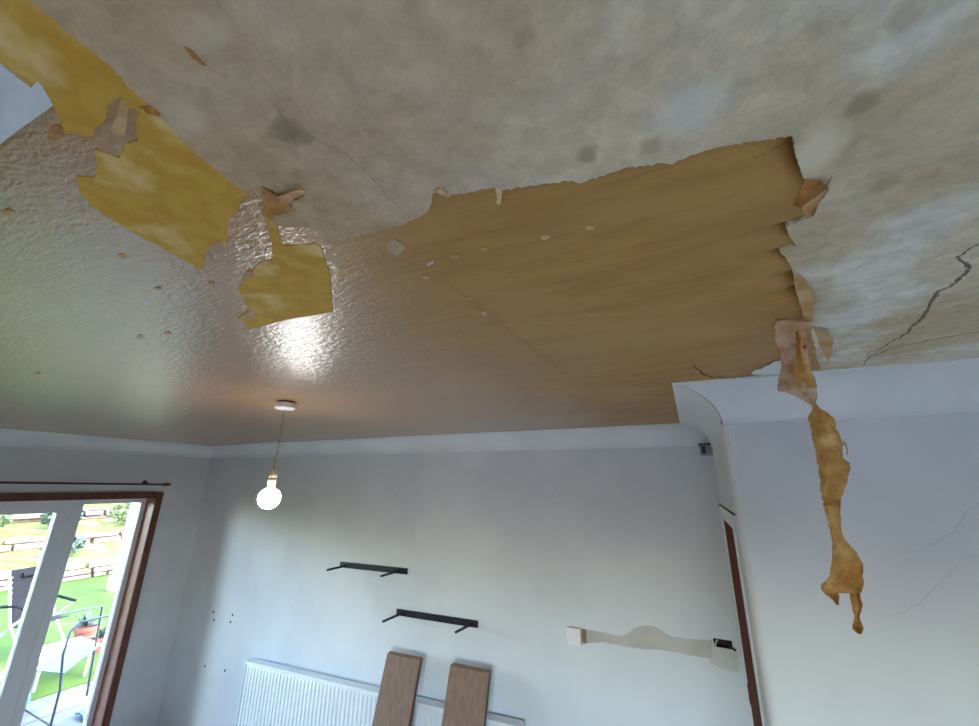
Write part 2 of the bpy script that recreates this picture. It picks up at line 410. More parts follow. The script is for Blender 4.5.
# yellow paper that is still stuck on the left
def paper(name, px, z0, th, material, label, seed, amp=1.0):
    c = center(px, z0); r = empty(name, (c.x, c.y, z0-th), label, 'wallpaper', 'torn paper patches stuck to the ceiling')
    pxsheet('paper_sheet', px, z0, th, material, r, amp, 3, seed); return r
Y1 = [(-80,-90),(20,-60),(75,18),(150,96),(161,115),(150,114),(139,111),(129,108.5),(121.5,97),(114.5,100),(107,107),(106,118.5),(95.5,128),(94,136),(85,137),(78,133),(64,133),(60,119.5),(53,105.5),(44,100),(24,90),(0,72),(-60,24)]
y1 = paper('yellow_wallpaper', Y1, H+.002, .0028, M_YEL, 'long yellow strip of old wallpaper in the upper left corner', 11)
Y2 = [(94,150),(107.5,154),(120,157.6),(126,143),(138,141.5),(136,122),(140,112),(165,118),(200,152),(252,188),(243,197),(238,211),(229,218.6),(226,247),(217,241),(213,244),(204,256),(202.5,271),(165,250),(120,225),(92,207),(80,192),(75,177),(95,178),(97,167)]
paper('yellow_wallpaper', Y2, H+.002, .0028, M_YEL, 'large jagged yellow wallpaper patch, middle of the three yellow pieces', 12)
Y3 = [(263,214),(272,220),(278,230),(283,246),(300,246),(315,243.5),(321,248),(330,276),(333,312),(315,315),(284,320),(250.5,330),(238,318.5),(249,309),(238,289.5),(246,275.6),(260,263),(272,259),(272,245)]
y3 = paper('yellow_wallpaper', Y3, H+.002, .0028, M_YEL, 'small yellow wallpaper patch nearest the pendant light', 13, .6)
pxsheet('orange_stain', [(240,318),(246,313),(257,312),(256,316),(246,320)], H-.0006, .0006, M_ORANGE, y3, .5)
pxsheet('orange_stain', [(242,278),(247,271),(254,271),(252,277),(246,279)], H-.0006, .0006, M_ORANGE, y3, .5)
WP = [(-60,14),(0,64),(31,88),(38,81),(45,91),(53,105.5),(0,144),(-60,190)]
paper('white_wallpaper', WP, H+.002, .0036, M_WHITEP, 'white painted paper piece at the left edge beside yellow strip', 14, .4)
pxsheet('paper_scrap', [(120,100),(128,98),(128,110),(125,135),(117,137),(110,130),(116,118)], H+.002, .0027, M_TAN, ceiling, .6)
pxsheet('paper_scrap', [(50,127),(58,125),(63,130),(61,137),(54,140),(47,138)], H+.002, .0027, M_ORANGE, ceiling, .6)
for k, px in enumerate(([(387,243),(393,239),(400,242),(406,246),(403,251),(396,256),(388,251)], [(427,264),(433,261),(434,263),(428,266)], [(421,276),(427,276),(431,279),(424,279)], [(481,312),(486,312),(487,316),(482,315)])):
    pxsheet('paper_scrap', px, H+.002, .0027, M_WHITEP if k == 1 else M_GREY, ceiling, .5, 4, 20+k)
for k, (x, y, s) in enumerate(((455,257,2.6),(485,249,2.8),(545,238,2.6),(590,228,3.2),(470,298,2.2),(545,322,2),(592,315,1.6),(140,337,2.6),(168,334,2.4),(38,374,2.2),(268,389,2),(186,408,1.6),(122,256,2.5),(158,289,2.3),(211,284,2.6),(8,212,3.5))):
    rr = random.Random(k); pts = [(x+s*1.7*math.cos(a*.785)*rr.uniform(.7,1.2), y+s*math.sin(a*.785)*rr.uniform(.6,1.1)) for a in range(8)]
    pxsheet('paper_crumb', pts, H+.002, .0029, M_TAN if k < 7 else M_ORANGE, ceiling, .2, 9, k)

def ribbon(name, px, wid, material, parent, plane, val, off, jit=.9):
    # tapered flat ribbon on a plane: cracks
    pts = ragged(px, jit, 2.6, len(px), closed=False); n = len(pts); P3 = [on(x, y, plane, val) for x, y in pts]
    nrm = Vector((0,0,0)); nrm[plane] = 1; L = []; R = []
    for k, p in enumerate(P3):
        t = (P3[min(k+1, n-1)]-P3[max(k-1, 0)]).normalized(); s = nrm.cross(t)
        wd = wid*(.25+.75*math.sin(math.pi*min(1, max(0, (k+.4)/n)))**.6)*random.uniform(.6, 1.3)
        o = nrm*off
        L.append(p+s*wd/2+o); R.append(p-s*wd/2+o)
    mb = MB(); mb.grid([L, [(a+b)/2 + nrm*off*.3 for a, b in zip(L, R)], R]); return mb.build(name, material, parent)
zc = H-.0018
ribbon('crack', [(979,243),(968,250),(957,256),(960,260),(970,267),(965,273),(955,283),(946,288),(938,291),(932,300),(929,307),(922,318),(913,326),(905,334),(893,341),(878,350),(866,354)], .0075, M_CRACK, ceiling, 2, zc, -.0006)
ribbon('crack', [(863,366),(867,359),(878,353),(890,349),(915,343),(940,338),(979,331)], .006, M_CRACK, ceiling, 2, zc, -.0006)
ribbon('crack', [(693,364),(697,369),(703,374),(712,377),(722,377),(735,377.5),(746,376),(752,373)], .007, M_DUST, ceiling, 2, H-.001, -.0006)
ribbon('crease', [(262,88),(276,108),(290,126),(300,134),(312,138),(328,145),(345,153),(362,168),(380,186),(396,204),(410,219)], .0018, M_CREASE, ceiling, 2, zc, -.0004)
0 and ribbon('crease', [(160,0),(172,18),(184,40),(205,70),(228,62),(244,68)], .003, M_CREASE, ceiling, 2, zc, -.0004)
ribbon('board_seam', [(425,264),(455,288),(480,308),(520,339),(560,369),(600,398)], .005, mat('seam_line', (160,116,60), .6, (170,128,70), 30), ceiling, 2, H, -.0004, .3)
pxsheet('paper_tear', [(184,47),(190,49),(198,57),(207,66),(203,66),(192,58)], zc+.001, .0015, M_ORANGE, ceiling, .4)
def soft_stains(m, spots):
    n = m.node_tree; P = n.nodes['Principled BSDF']; L = n.links.new; tc = n.nodes.new('ShaderNodeTexCoord')
    wn_ = n.nodes.new('ShaderNodeTexNoise'); wn_.inputs['Scale'].default_value = 40; L(tc.outputs['Object'], wn_.inputs[0])
    wv = n.nodes.new('ShaderNodeVectorMath'); wv.operation = 'MULTIPLY_ADD'; wv.inputs[1].default_value = (.02,.02,0)
    L(wn_.outputs['Color'], wv.inputs[0]); L(tc.outputs['Object'], wv.inputs[2])
    for x, y, ax, ay, col, amt in spots:
        c = on(x, y, 2, zc); u = (on(x+ax, y, 2, zc)-c); v = (on(x, y+ay, 2, zc)-c)
        rx, ry = max(abs(u.x), abs(v.x))+.004, max(abs(u.y), abs(v.y))+.004
        sc_ = n.nodes.new('ShaderNodeVectorMath'); sc_.operation = 'MULTIPLY'; sc_.inputs[1].default_value = (1/rx, 1/ry, 0); L(wv.outputs[0], sc_.inputs[0])
        d = n.nodes.new('ShaderNodeVectorMath'); d.operation = 'DISTANCE'; d.inputs[1].default_value = ((c.x+.01)/rx, (c.y+.01)/ry, 0); L(sc_.outputs[0], d.inputs[0])
        r = n.nodes.new('ShaderNodeMapRange'); r.interpolation_type = 'SMOOTHSTEP'; r.inputs[1].default_value = 1.35; r.inputs[2].default_value = .45; r.inputs[4].default_value = amt; L(d.outputs['Value'], r.inputs[0])
        mx = n.nodes.new('ShaderNodeMix'); mx.data_type = 'RGBA'; L(r.outputs[0], mx.inputs[0]); L(P.inputs['Base Color'].links[0].from_socket, mx.inputs[6]); mx.inputs[7].default_value = lin(col)
        L(mx.outputs[2], P.inputs['Base Color'])
DK = (158,140,114)
soft_stains(M_GREY, [(587,155,9,6,DK,.7),(651,147,8,5,DK,.5),(862,105,13,8,DK,.65),(848,143,10,6,DK,.45),(522,38,8,9,DK,.5),(885,185,10,5,DK,.5),(928,176,7,4,DK,.45),(902,18,9,14,DK,.5),
                     (284,130,18,7,(140,122,100),.7),(300,138,14,6,(130,112,92),.5),(817,152,20,22,(234,222,198),.75),(180,120,22,20,(214,198,170),.5),(205,36,26,16,(216,204,180),.4),(690,110,36,22,(228,228,226),.45)])
# torn flaps that curl off the ceiling
def flap(name, A, B, drop, material, parent, n=7, m=9, curl=.0, seed=1):
    rnd = random.Random(seed)
    def at(line, t):
        s = t*(len(line)-1); k = min(int(s), len(line)-2); f = s-k
        return line[k][0]+(line[k+1][0]-line[k][0])*f, line[k][1]+(line[k+1][1]-line[k][1])*f
    rows = []
    for i in range(n+1):
        s = i/n; r = []
        for j in range(m+1):
            t = j/m; a = at(A, t); b = at(B, t)
            jx, jy = (rnd.uniform(-.7, .7), rnd.uniform(-.7, .7)) if i == n or j in (0, m) else (0, 0)
            d = drop*s**1.4 + curl*math.sin(t*math.pi)*s
            r.append(on(a[0]+(b[0]-a[0])*s+jx, a[1]+(b[1]-a[1])*s+jy, 2, H-.0032-d))
        rows.append(r)
    mb = MB(); mb.grid(rows); return mb.build(name, material, parent, smooth=60, thick=.0008)
flap('torn_flap', [(805,180),(819,180)], [(793,206),(801,208)], .030, M_ORANGE, ceiling)
flap('torn_flap', [(814,198),(826,188)], [(826,186),(832,177)], .012, M_ORANGE, ceiling, seed=2)
flap('torn_flap', [(801,207),(826,190)], [(806,219),(819,203)], .010, M_TAN, ceiling, seed=3)
flap('torn_flap', [(435,192),(440,187),(446,192)], [(444,197),(449,198),(451,196)], .014, M_TAN, ceiling, seed=4)
flap('torn_flap', [(495,187),(502,189)], [(498,204),(501,203)], .022, mat('pale_torn_paper', (212,190,150), .7, (200,172,126), 40), ceiling, seed=5)
flap('torn_flap', [(139,106),(150,105)], [(150,115),(162,115)], .010, M_ORANGE, ceiling, seed=6)
flap('torn_flap', [(262,187),(278,197),(288,203),(294,211)], [(263,216),(268,216),(273,216),(278,215)], .006, M_ORANGE, ceiling, seed=7)
flap('torn_flap', [(276,197),(288,203)], [(300,189),(308,190)], .008, M_ORANGE, ceiling, seed=8)
flap('torn_flap', [(812,326),(816,334),(820,346)], [(828,332),(834,341),(829,362)], .008, M_TAN, ceiling, seed=9)
flap('torn_flap', [(793,272),(796,286),(799,300),(804,320)], [(803,278),(811,289),(815,304),(812,320)], .004, M_TAN, ceiling, seed=10)
flap('torn_flap', [(752,374),(764,375),(781,374)], [(757,371),(769,364),(781,360)], -.001, M_COVE, ceiling, seed=11)

# long strip of paper hanging down in front of the coving: px row -> left, right, depth
def hanging():
    rows_px = [(320,776,811,1.058),(327,775,812,1.085),(336,775,808,1.105),(346,777,807,1.122),(356,780,808,1.137),(362,782,809,1.145),(370,781,811,1.155),(379,779,815,1.165),(386,777.5,817,1.172),(391,777,817,1.178),
               (392,786,817,1.180),(396,796,817,1.184),(400,803,816,1.188),(405,812,816.5,1.192),(409,813,820,1.195),(413,809.5,827,1.198),(418,808,833.5,1.2),(421,809,834.5,1.2),(428,812,835,1.2),(436,812,840,1.2),(444,814.5,843,1.2),(452,816,842,1.2),(459,817.5,842.5,1.2),(463,818,850,1.2),(470,819,850,1.2),
               (477,820,847.5,1.2),(484,820.5,846.5,1.2),(492,821,843,1.2),(499,822.5,841,1.2),(502,824,840,1.2),(504,823,840.5,1.2),(512,825.5,840,1.2),(522,828,840.5,1.2),(531,830,841,1.2),(539,831.5,844,1.2),(546,832,850.5,1.2),(553,832,857,1.2),(561,831.5,861.5,1.2),(568,831,863.5,1.2),(576,829.5,863,1.2),(581,826,865,1.2),
               (585,821,864.5,1.2),(589,821.5,863,1.2),(593,824,862,1.2)]
    root = empty('hanging_paper_strip', on(858, 633, 1, 1.2), 'long torn ochre paper strip hanging from ceiling in front of coving', 'wallpaper')
    rnd = random.Random(5)
    def rowpts(y, l, r, d, k, m=10):
        out = []
        for j in range(m+1):
            t = j/m; x = l+(r-l)*t
            jx = rnd.uniform(-.8, .8) if j in (0, m) else 0
            dd = d + .011*math.sin(t*math.pi*1.3+.3+k*.12) + .008*math.sin(k*.5+t*2.0) if k > 3 else d+.01*math.sin(t*math.pi)*(k/4)
            dd += .014*noise.noise((t*2.6, k*.55, 5.3))*min(1, k/6)
            p = on(x+jx, y, 1, dd)
            if k == 0 or p.z > H-.0022: p = on(x+jx, y, 2, H-.0022)
            out.append(p)
        return out
    dense = []
    for k, (q0, q1) in enumerate(zip(rows_px, rows_px[1:])):
        nn = max(1, int((q1[0]-q0[0])/2.2))
        dense += [tuple(u+(v-u)*i/nn for u, v in zip(q0, q1)) + (k+i/nn,) for i in range(nn)]
    dense.append(tuple(rows_px[-1]) + (len(rows_px)-1.,))
    R = [rowpts(*q) for q in dense]; CUT = next(i for i, q in enumerate(dense) if q[4] >= 13)
    mb = MB(); mb.grid(R[:CUT+1]); mb.build('peeled_root', M_PINK, root, smooth=60, thick=.0009)['label'] = 'pinkish wet paper peeling off the ceiling'
    mb = MB(); mb.grid(R[CUT:]); mb.build('paper_sheet', M_OCHRE, root, smooth=60, thick=.0009)
    # lower tatters
    def tat(name, rows, k0):
        mb = MB(); mb.grid([rowpts(y, l, r, 1.2, k0+i, 5) for i, (y, l, r) in enumerate(rows)]); return mb.build(name, M_OCHRE, root, smooth=60, thick=.0009)
    tat('paper_tatter', [(593,824,838),(597,830,838.5),(601,835,838.5),(605,837,839)], 43)
    tat('paper_tatter', [(593,850.5,859),(599,851,861),(605,852,863),(611,853,861),(616,855,858.5),(620,854,860),(626,852,862.5),(629,853,864),(634,858,861)], 43)
    mb = MB(); cur = []
    for i in range(9):
        a = i/8; cur.append([on(843+2*a*3-6*max(0, a-.6)*1.2+jj, 441+14*a, 1, 1.19-.02*math.sin(a*3)) for jj in (0, 1.8)])
    mb.grid(cur); mb.build('paper_curl', M_TAN, root, smooth=60, thick=.0006)
    # darker inner layer folded over the root
    mb = MB(); rr = []
    for k, (y, l, r) in enumerate([(331,794,800),(340,796,803),(352,796,803),(364,795,806),(374,793,812),(382,797,815),(388,801,816)]):
        rr.append([on(l+(r-l)*j/4+rnd.uniform(-.5,.5), y, 1, (1.068,1.085,1.102,1.118,1.130,1.140,1.148)[k]+.006*math.sin(j*1.4)) for j in range(5)])
    mb.grid(rr); mb.build('folded_layer', M_OCHRE, root, smooth=60, thick=.0008)
    return root
hanging()

# ---------------------------------------------------------------- wall marks
ribbon('crack', [(385,480),(396,492),(401,502),(403,520),(411,530),(416,545),(417,560)], .005, M_HAIR, wall_back, 1, WY, -.0006)
ribbon('crack', [(979,503),(966,512),(960,522),(955,531),(935,543),(918,551),(905,553)], .0035, M_HAIR, wall_breast, 1, FY, -.0006)
ribbon('crack', [(979,548),(950,572),(925,598),(905,612),(880,618)], .0022, M_HAIR, wall_breast, 1, FY, -.0006)
ribbon('crack', [(727,421),(728,430),(730,446),(731,450)], .003, M_CRACK, wall_alcove, 0, RX, -.0008)
for k, (x, y) in enumerate(((213.5,612),(214,620),(232.5,615),(230.5,622),(205,666),(225,670.5))):
    p = on(x, y, 1, WY); mb = MB(); mb.tube([(p.x, p.y-.0015, p.z), (p.x, p.y+.01, p.z)], .011, 8); mb.build('screw_hole', M_DARK, wall_back)
p = on(557, 495, 1, WY); MB().box((p.x-.012, WY-.003, p.z-.04), (p.x-.004, WY, p.z+.03)).build('scuff_mark', M_COVE, wall_back)
p = on(559, 499, 1, WY); MB().box((p.x-.006, WY-.003, p.z-.02), (p.x+.006, WY, p.z+.0)).build('scuff_mark', M_COVE, wall_back)
# bare plaster repair along the cable chase
PP = [(582,629),(600,632),(618,636),(628,634),(634,628),(644,625.5),(655,627),(665,633),(672,637),(690,639),(708,640),(713,638),(734,640),(742,652),(741,662),(725,660),(700,657),(675,652),(655,649),(640,648.5),(620,645),(600,642),(583,644)]
pts = [on(x, y, 1, WY) for x, y in ragged(PP, .5, 5, 4)]
n = len(pts); hole = [(hx0, hz0), (hx0, hz1), (hx1, hz1), (hx1, hz0)]
# split the patch at the hole so the cavity stays open
def wallsheet(name, xz, th, material, parent):
    n = len(xz); tris = tessellate_polygon([[Vector((x, z, 0)) for x, z in xz]]); mb = MB()
    mb.v = [(x, WY-th, z) for x, z in xz]+[(x, WY+.001, z) for x, z in xz]
    mb.f = [tuple(t) for t in tris]+[(k, (k+1) % n, n+(k+1) % n, n+k) for k in range(n)]; return mb.build(name, material, parent)
PL = [(582,629),(600,632),(618,636),(628,634),(634,628),(644,625.5),(655,627),(665,633),(672,637),(690,639),(708,640),(712.5,640),(712.5,659),(700,657),(675,652),(655,649),(640,648.5),(620,645),(600,642),(583,644)]
wallsheet('plaster_patch', [(p.x, p.z) for p in [on(x, y, 1, WY) for x, y in ragged(PL, .5, 5, 4)]], .003, M_PATCH, wall_back)
a = on(712.5, 659, 1, WY)
wallsheet('plaster_patch', [(hx0-.03, hz0), (RX-.02, hz0), (RX-.02, hz0-.10), (hx0+.05, hz0-.105), (hx0-.03, hz0-.082)], .0025, mat('pale_plaster', (198,193,188), .85, (188,183,178), 8), wall_back)
# back box in the cavity with a loose cable and a broken plaster lip
hb = empty('socket_back_box', ((hx0+hx1)/2, WY+.02, hz0), 'dark open socket hole with cable ends beside the cupboard door', 'socket hole')
mb = MB(); e = .002
for q in (((hx0, WY+.001, hz0), (hx1, WY+.049, hz0+e)), ((hx0, WY+.001, hz1-e), (hx1, WY+.049, hz1)), ((hx0, WY+.001, hz0), (hx0+e, WY+.049, hz1)), ((hx1-e, WY+.001, hz0), (hx1, WY+.049, hz1)), ((hx0, WY+.046, hz0), (hx1, WY+.049, hz1))): mb.box(*q)
mb.build('box_liner', M_DARK, hb)
cz = (hz0+hz1)/2
MB().tube([(hx0+.015, WY+.04, cz), (hx0+.02, WY+.0, cz+.012), (hx0+.01, WY-.02, cz+.005), (hx0+.005, WY-.025, cz-.015)], .004, 8).build('cable', mat('grey_cable', (190,186,180), .5), hb)
MB().tube([(hx0+.07, WY+.04, cz+.01), (hx0+.08, WY-.005, cz+.005), (hx1-.01, WY-.012, cz-.005), (hx1+.012, WY-.004, cz-.022)], .006, 8).build('cable', mat('black_cable', (34,26,24), .5), hb)

# ---------------------------------------------------------------- pendant light
px_, py_ = on(286, 402, 2, H).x, on(286, 402, 2, H).y
pend = empty('pendant_light', (px_, py_, H), 'bare lit bulb hanging on a flex from the ceiling rose', 'light')
MB().lathe([(.030,-.012),(.036,-.012),(.036,0),(.03,.001)], (px_, py_, H), 28).build('mounting_ring', M_DUST, pend, smooth=40)
MB().lathe([(.012,-.040),(.040,-.036),(.046,-.030),(.047,-.008),(.044,-.006)], (px_, py_, H), 32).build('ceiling_rose', M_WPLAST, pend, smooth=40)
def pz(y):  # height on the pendant's vertical for an image row
    lo, hi = 1.5, H
    for _ in range(40):
        m = (lo+hi)/2; d = Vector((px_, py_, m))-CAM
        yy = 363-F*d.dot(CU)/d.dot(fw)
        if yy < y: hi = m
        else: lo = m
    return (lo+hi)/2
z1, z2, z3, zb = pz(470), pz(478.5), pz(488), pz(488)-.045
dx = -.004
MB().tube([(px_, py_, H-.036), (px_-.002, py_, H-.12), (px_-.004, py_, z1+.09), (px_-.012, py_, z1+.055), (px_-.011, py_, z1+.03), (px_+dx*2, py_, z1)], .0032, 8).build('flex', M_CORD, pend, smooth=True)
bx = px_+dx*2
MB().lathe([(.016, z2-z2),(.0175,.004),(.0175,.018),(.014,.030),(.007,z1-z2)], (bx, py_, z2), 20).build('lampholder_cap', M_CREAMP, pend, smooth=40)
MB().lathe([(.0165,-.006),(.0182,-.004),(.0182,.0),(.0165,.002)], (bx, py_, z2), 20).build('seam_ring', mat('brown_seam', (120,92,70), .6), pend, smooth=40)
MB().lathe([(.0135,z3-z2),(.0150,z3-z2+.004),(.0182,-.022),(.0182,-.006)], (bx, py_, z2), 20).build('lampholder_skirt', M_CREAMP, pend, smooth=40)
br = .047
prof = [(.002,-br)] + [(br*math.sin(math.pi*k/14), -br*math.cos(math.pi*k/14)) for k in range(1, 13)] + [(.0150, max(br*.97, z3-zb-.001))]
MB().lathe(prof, (bx, py_, zb), 28).build('bulb', emis('lit_bulb', (1, .98, .96, 1), BULB), pend, smooth=60)

# ---------------------------------------------------------------- patio door
pd = empty('door_1', (-5.10, 1.3, FZ), 'white patio door with side light looking on the garden', kind='structure')
TR = .052  # brown timber surround, proud of the wall
MB().box((WX-.002, OY1-.008, FZ), (WX+.018, OY1+TR, OZ+TR)).build('timber_architrave', M_REDWOOD, pd, bevel=.003)
MB().box((WX-.002, OY0-TR, OZ-.008), (WX+.018, OY1-.008, OZ+TR+.004)).build('timber_architrave', M_REDWOOD, pd, bevel=.003)
MB().box((WX-.002, OY0-TR, FZ), (WX+.018, OY0+.008, OZ-.008)).build('timber_architrave', M_REDWOOD, pd, bevel=.003)
M_JAMB = mat('daylit_brown_jamb', (170,122,104), .45, (150,104,88), 8, (6,6,1), bump=.08, bscale=40)  # brown timber toned paler: daylight on the reveal is put into the colour
MB().box((WX-.15, OY1-.008, FZ), (WX-.002, OY1, OZ)).build('timber_jamb', M_JAMB, pd)
MB().box((WX-.15, OY0, OZ-.008), (WX-.002, OY1-.008, OZ)).build('timber_jamb', M_JAMB, pd)
MB().box((WX-.15, OY0, FZ), (WX-.002, OY0+.008, OZ)).build('timber_jamb', M_JAMB, pd)
FX0, FX1 = WX-.215, WX-.145          # upvc frame depth
ya, yb = OY0+.008, OY1-.008
def frame(name, y0, y1, z0, z1, w, x0, x1, parent, wl=None, wr_=None):
    f = empty(name, ((x0+x1)/2, (y0+y1)/2, z0)); f.parent = parent; f.location -= world_loc(parent)
    wl = wl or w; wr_ = wr_ or w
    for nm, a, b in (('bottom_rail', (y0, z0), (y1, z0+w)), ('top_rail', (y0, z1-w), (y1, z1)), ('stile', (y0, z0+w), (y0+wl, z1-w)), ('stile', (y1-wr_, z0+w), (y1, z1-w))):
        MB().box((x0, a[0], a[1]), (x1, b[0], b[1])).build(nm, M_UPVC, f, bevel=.004)
    MB().box(((x0+x1)/2-.008, y0+wl-.005, z0+w-.005), ((x0+x1)/2+.008, y1-wr_+.005, z1-w+.005)).build('pane', GLASS, f)
    return f
YM = on(84, 505, 0, FX1).y          # right-hand edge of the leaf/side light meeting
YM0 = on(72, 515, 0, FX1).y
frame('side_light', YM0+.0, yb, FZ+.02, OZ-.008, .045, FX0, FX1, pd, wl=max(.04, YM-YM0), wr_=.04)
frame('door_leaf', YM0-.86, YM0-.004, FZ+.02, OZ-.012, .105, FX0+.005, FX1+.012, pd)
frame('door_leaf', ya, YM0-.864, FZ+.02, OZ-.012, .105, FX0+.005, FX1+.012, pd)
# curtain pole
cpz = on(160, 484.5, 0, WX+.07).z
cp = empty('curtain_pole', (WX+.07, 1.3, cpz), 'thin dark curtain pole with wooden finial above the patio door', 'curtain pole')
ye = on(162, 484.5, 0, WX+.07).y
cpp = MB().tube([(WX+.07, -.1, cpz+.012), (WX+.07, 1.2, cpz+.012), (WX+.07, ye, cpz)], .009, 12).build('pole', M_BRONZE, cp, smooth=True)
mb = MB(); mb.tube([(WX+.07, ye-.005, cpz), (WX+.07, ye+.01, cpz), (WX+.07, ye+.03, cpz), (WX+.07, ye+.06, cpz), (WX+.07, ye+.085, cpz)], [.010, .012, .019, .016, .004], 14); mb.build('finial', M_FINIAL, cpp, smooth=True)
for yy in (on(148, 484, 0, WX+.07).y, .05):
    mb = MB(); mb.tube([(WX, yy, cpz+.02), (WX+.05, yy, cpz+.016), (WX+.07, yy, cpz+.004)], .007, 10); mb.tube([(WX, yy, cpz+.02), (WX+.006, yy, cpz+.02)], .02, 14); mb.build('pole_bracket', M_BRONZE, cp, smooth=40)

# ---------------------------------------------------------------- cupboard door in the alcove side wall
cd = empty('door_2', (RX, 2.35, FZ), 'dark brown cupboard door in white architrave, seen edge on', kind='structure')
AX = RX-.005
DY0, DY1, DZ = 2.02, 2.62, 1.885
MB().box((AX, DY1, FZ), (RX+.002, 2.80, DZ)).build('architrave', M_COVE, cd, bevel=.002)
MB().box((AX, DY0-.07, FZ), (RX+.002, DY0, DZ)).build('architrave', M_COVE, cd, bevel=.002)
MB().box((AX, DY0-.07, DZ), (RX+.002, 2.80, DZ+.062)).build('architrave', M_COVE, cd, bevel=.002)
MB().box((AX-.003, DY0-.19, DZ+.062), (RX+.002, 2.80, DZ+.067)).build('dusty_ledge', M_DUST, cd)
MB().box((RX-.002, DY0, FZ+.01), (RX+.001, DY1, DZ)).build('door_leaf', M_DOORW, cd)
MB().box((RX-.006, DY1-.02, 1.06), (RX-.0015, DY1-.002, 1.14)).build('hinge', M_BRONZE, cd)

# ---------------------------------------------------------------- radiator
A = on(245, 662, 1, WY-.11); B = on(520, 724, 1, WY-.11)
rx0, rx1 = A.x, B.x; rz0, rz1 = A.z+.004, B.z-.018          # hung very slightly off level
rad = empty('radiator', ((rx0+rx1)/2, WY-.06, 0.1), 'long white fluted panel radiator under the shelf brackets', 'radiator')
def rz(x): return rz0+(rz1-rz0)*(x-rx0)/(rx1-rx0)
mb = MB(); pitch = .0333*1.2; top = []; bot = []; x = rx0+.012; rows = [[], [], [], []]
yf = WY-.105
nfl = int((rx1-rx0-.03)/pitch)
for k in range(nfl):
    for f, d in ((0, 0), (.28, 0), (.38, .009), (.9, .009), (1.0, 0)):
        xx = x+(k+f)*pitch; zt = rz(xx)
        rows[0].append((xx, yf+.009, zt-.024)); rows[1].append((xx, yf+.009-d, zt-.045)); rows[2].append((xx, yf+.009-d, zt-.46)); rows[3].append((xx, yf+.009, zt-.49))
mb.grid(rows); mb.build('fluted_panel', M_RAD, rad, smooth=30)
mb = MB(); mb.hexa([(rx0, yf+.0, rz(rx0)-.026), (rx1, yf+.0, rz(rx1)-.026), (rx1, WY-.03, rz(rx1)-.026), (rx0, WY-.03, rz(rx0)-.026), (rx0, yf+.0, rz(rx0)), (rx1, yf+.0, rz(rx1)), (rx1, WY-.03, rz(rx1)), (rx0, WY-.03, rz(rx0))])
mb.build('top_grille', M_RAD, rad, bevel=.004)
for xx in (rx0, rx1-.008):
    MB().box((xx, yf, rz(xx)-.50), (xx+.008, WY-.03, rz(xx)-.012)).build('side_panel', M_RAD, rad, bevel=.002)
MB().hexa([(rx0+.01, WY-.045, rz(rx0)-.49), (rx1-.01, WY-.045, rz(rx1)-.49), (rx1-.01, WY-.035, rz(rx1)-.49), (rx0+.01, WY-.035, rz(rx0)-.49), (rx0+.01, WY-.045, rz(rx0)-.02), (rx1-.01, WY-.045, rz(rx1)-.02), (rx1-.01, WY-.035, rz(rx1)-.02), (rx0+.01, WY-.035, rz(rx0)-.02)]).build('rear_panel', M_RAD, rad)
for xx in (rx0+.3, rx1-.3):
    MB().box((xx, WY-.035, .2), (xx+.03, WY-.001, .45)).build('wall_bracket', M_RAD, rad)

# ---------------------------------------------------------------- shelf brackets
def bracket(l, r, prongs, label):
    A = on(l[0], l[1], 1, WY-.01); B = on(r[0], r[1], 1, WY-.01); hgt = .044
    root = empty('shelf_bracket', ((A.x+B.x)/2, WY, (A.z+B.z)/2), label, 'shelf bracket', 'black floating shelf brackets on the back wall')
    zl, zr = A.z, B.z
    bp_ = MB().hexa([(A.x, WY-.012, zl-hgt/2), (B.x, WY-.012, zr-hgt/2), (B.x, WY, zr-hgt/2), (A.x, WY, zl-hgt/2), (A.x, WY-.012, zl+hgt/2), (B.x, WY-.012, zr+hgt/2), (B.x, WY, zr+hgt/2), (A.x, WY, zl+hgt/2)]).build('back_plate', M_BLACK, root, bevel=.0015)
    for f, L, dz in prongs:
        x = A.x+(B.x-A.x)*f; z = zl+(zr-zl)*f-.004
        rod = MB().tube([(x, WY-.010, z), (x, WY-L, z+dz)], .0085, 10).build('support_rod', M_BLACK, root, smooth=40)
        MB().tube([(x, WY-.012, z), (x, WY-.020, z)], .013, 12).build('rod_collar', M_BLACK, rod, smooth=40)
    for f in (.03, .5, .97):
        x = A.x+(B.x-A.x)*f; z = zl+(zr-zl)*f
        MB().tube([(x, WY-.011, z+.008), (x, WY-.0145, z+.008)], .006, 10).build('screw_head', M_BRONZE, bp_)
bracket((340,564.5), (407,571.5), ((.10,.215,0),(.88,.215,.0)), 'upper black metal shelf bracket with two rods on back wall')
bracket((396.5,612), (477.5,624.5), ((.07,.225,0),(.93,.225,.01)), 'lower black metal shelf bracket with two rods above leaning boards')

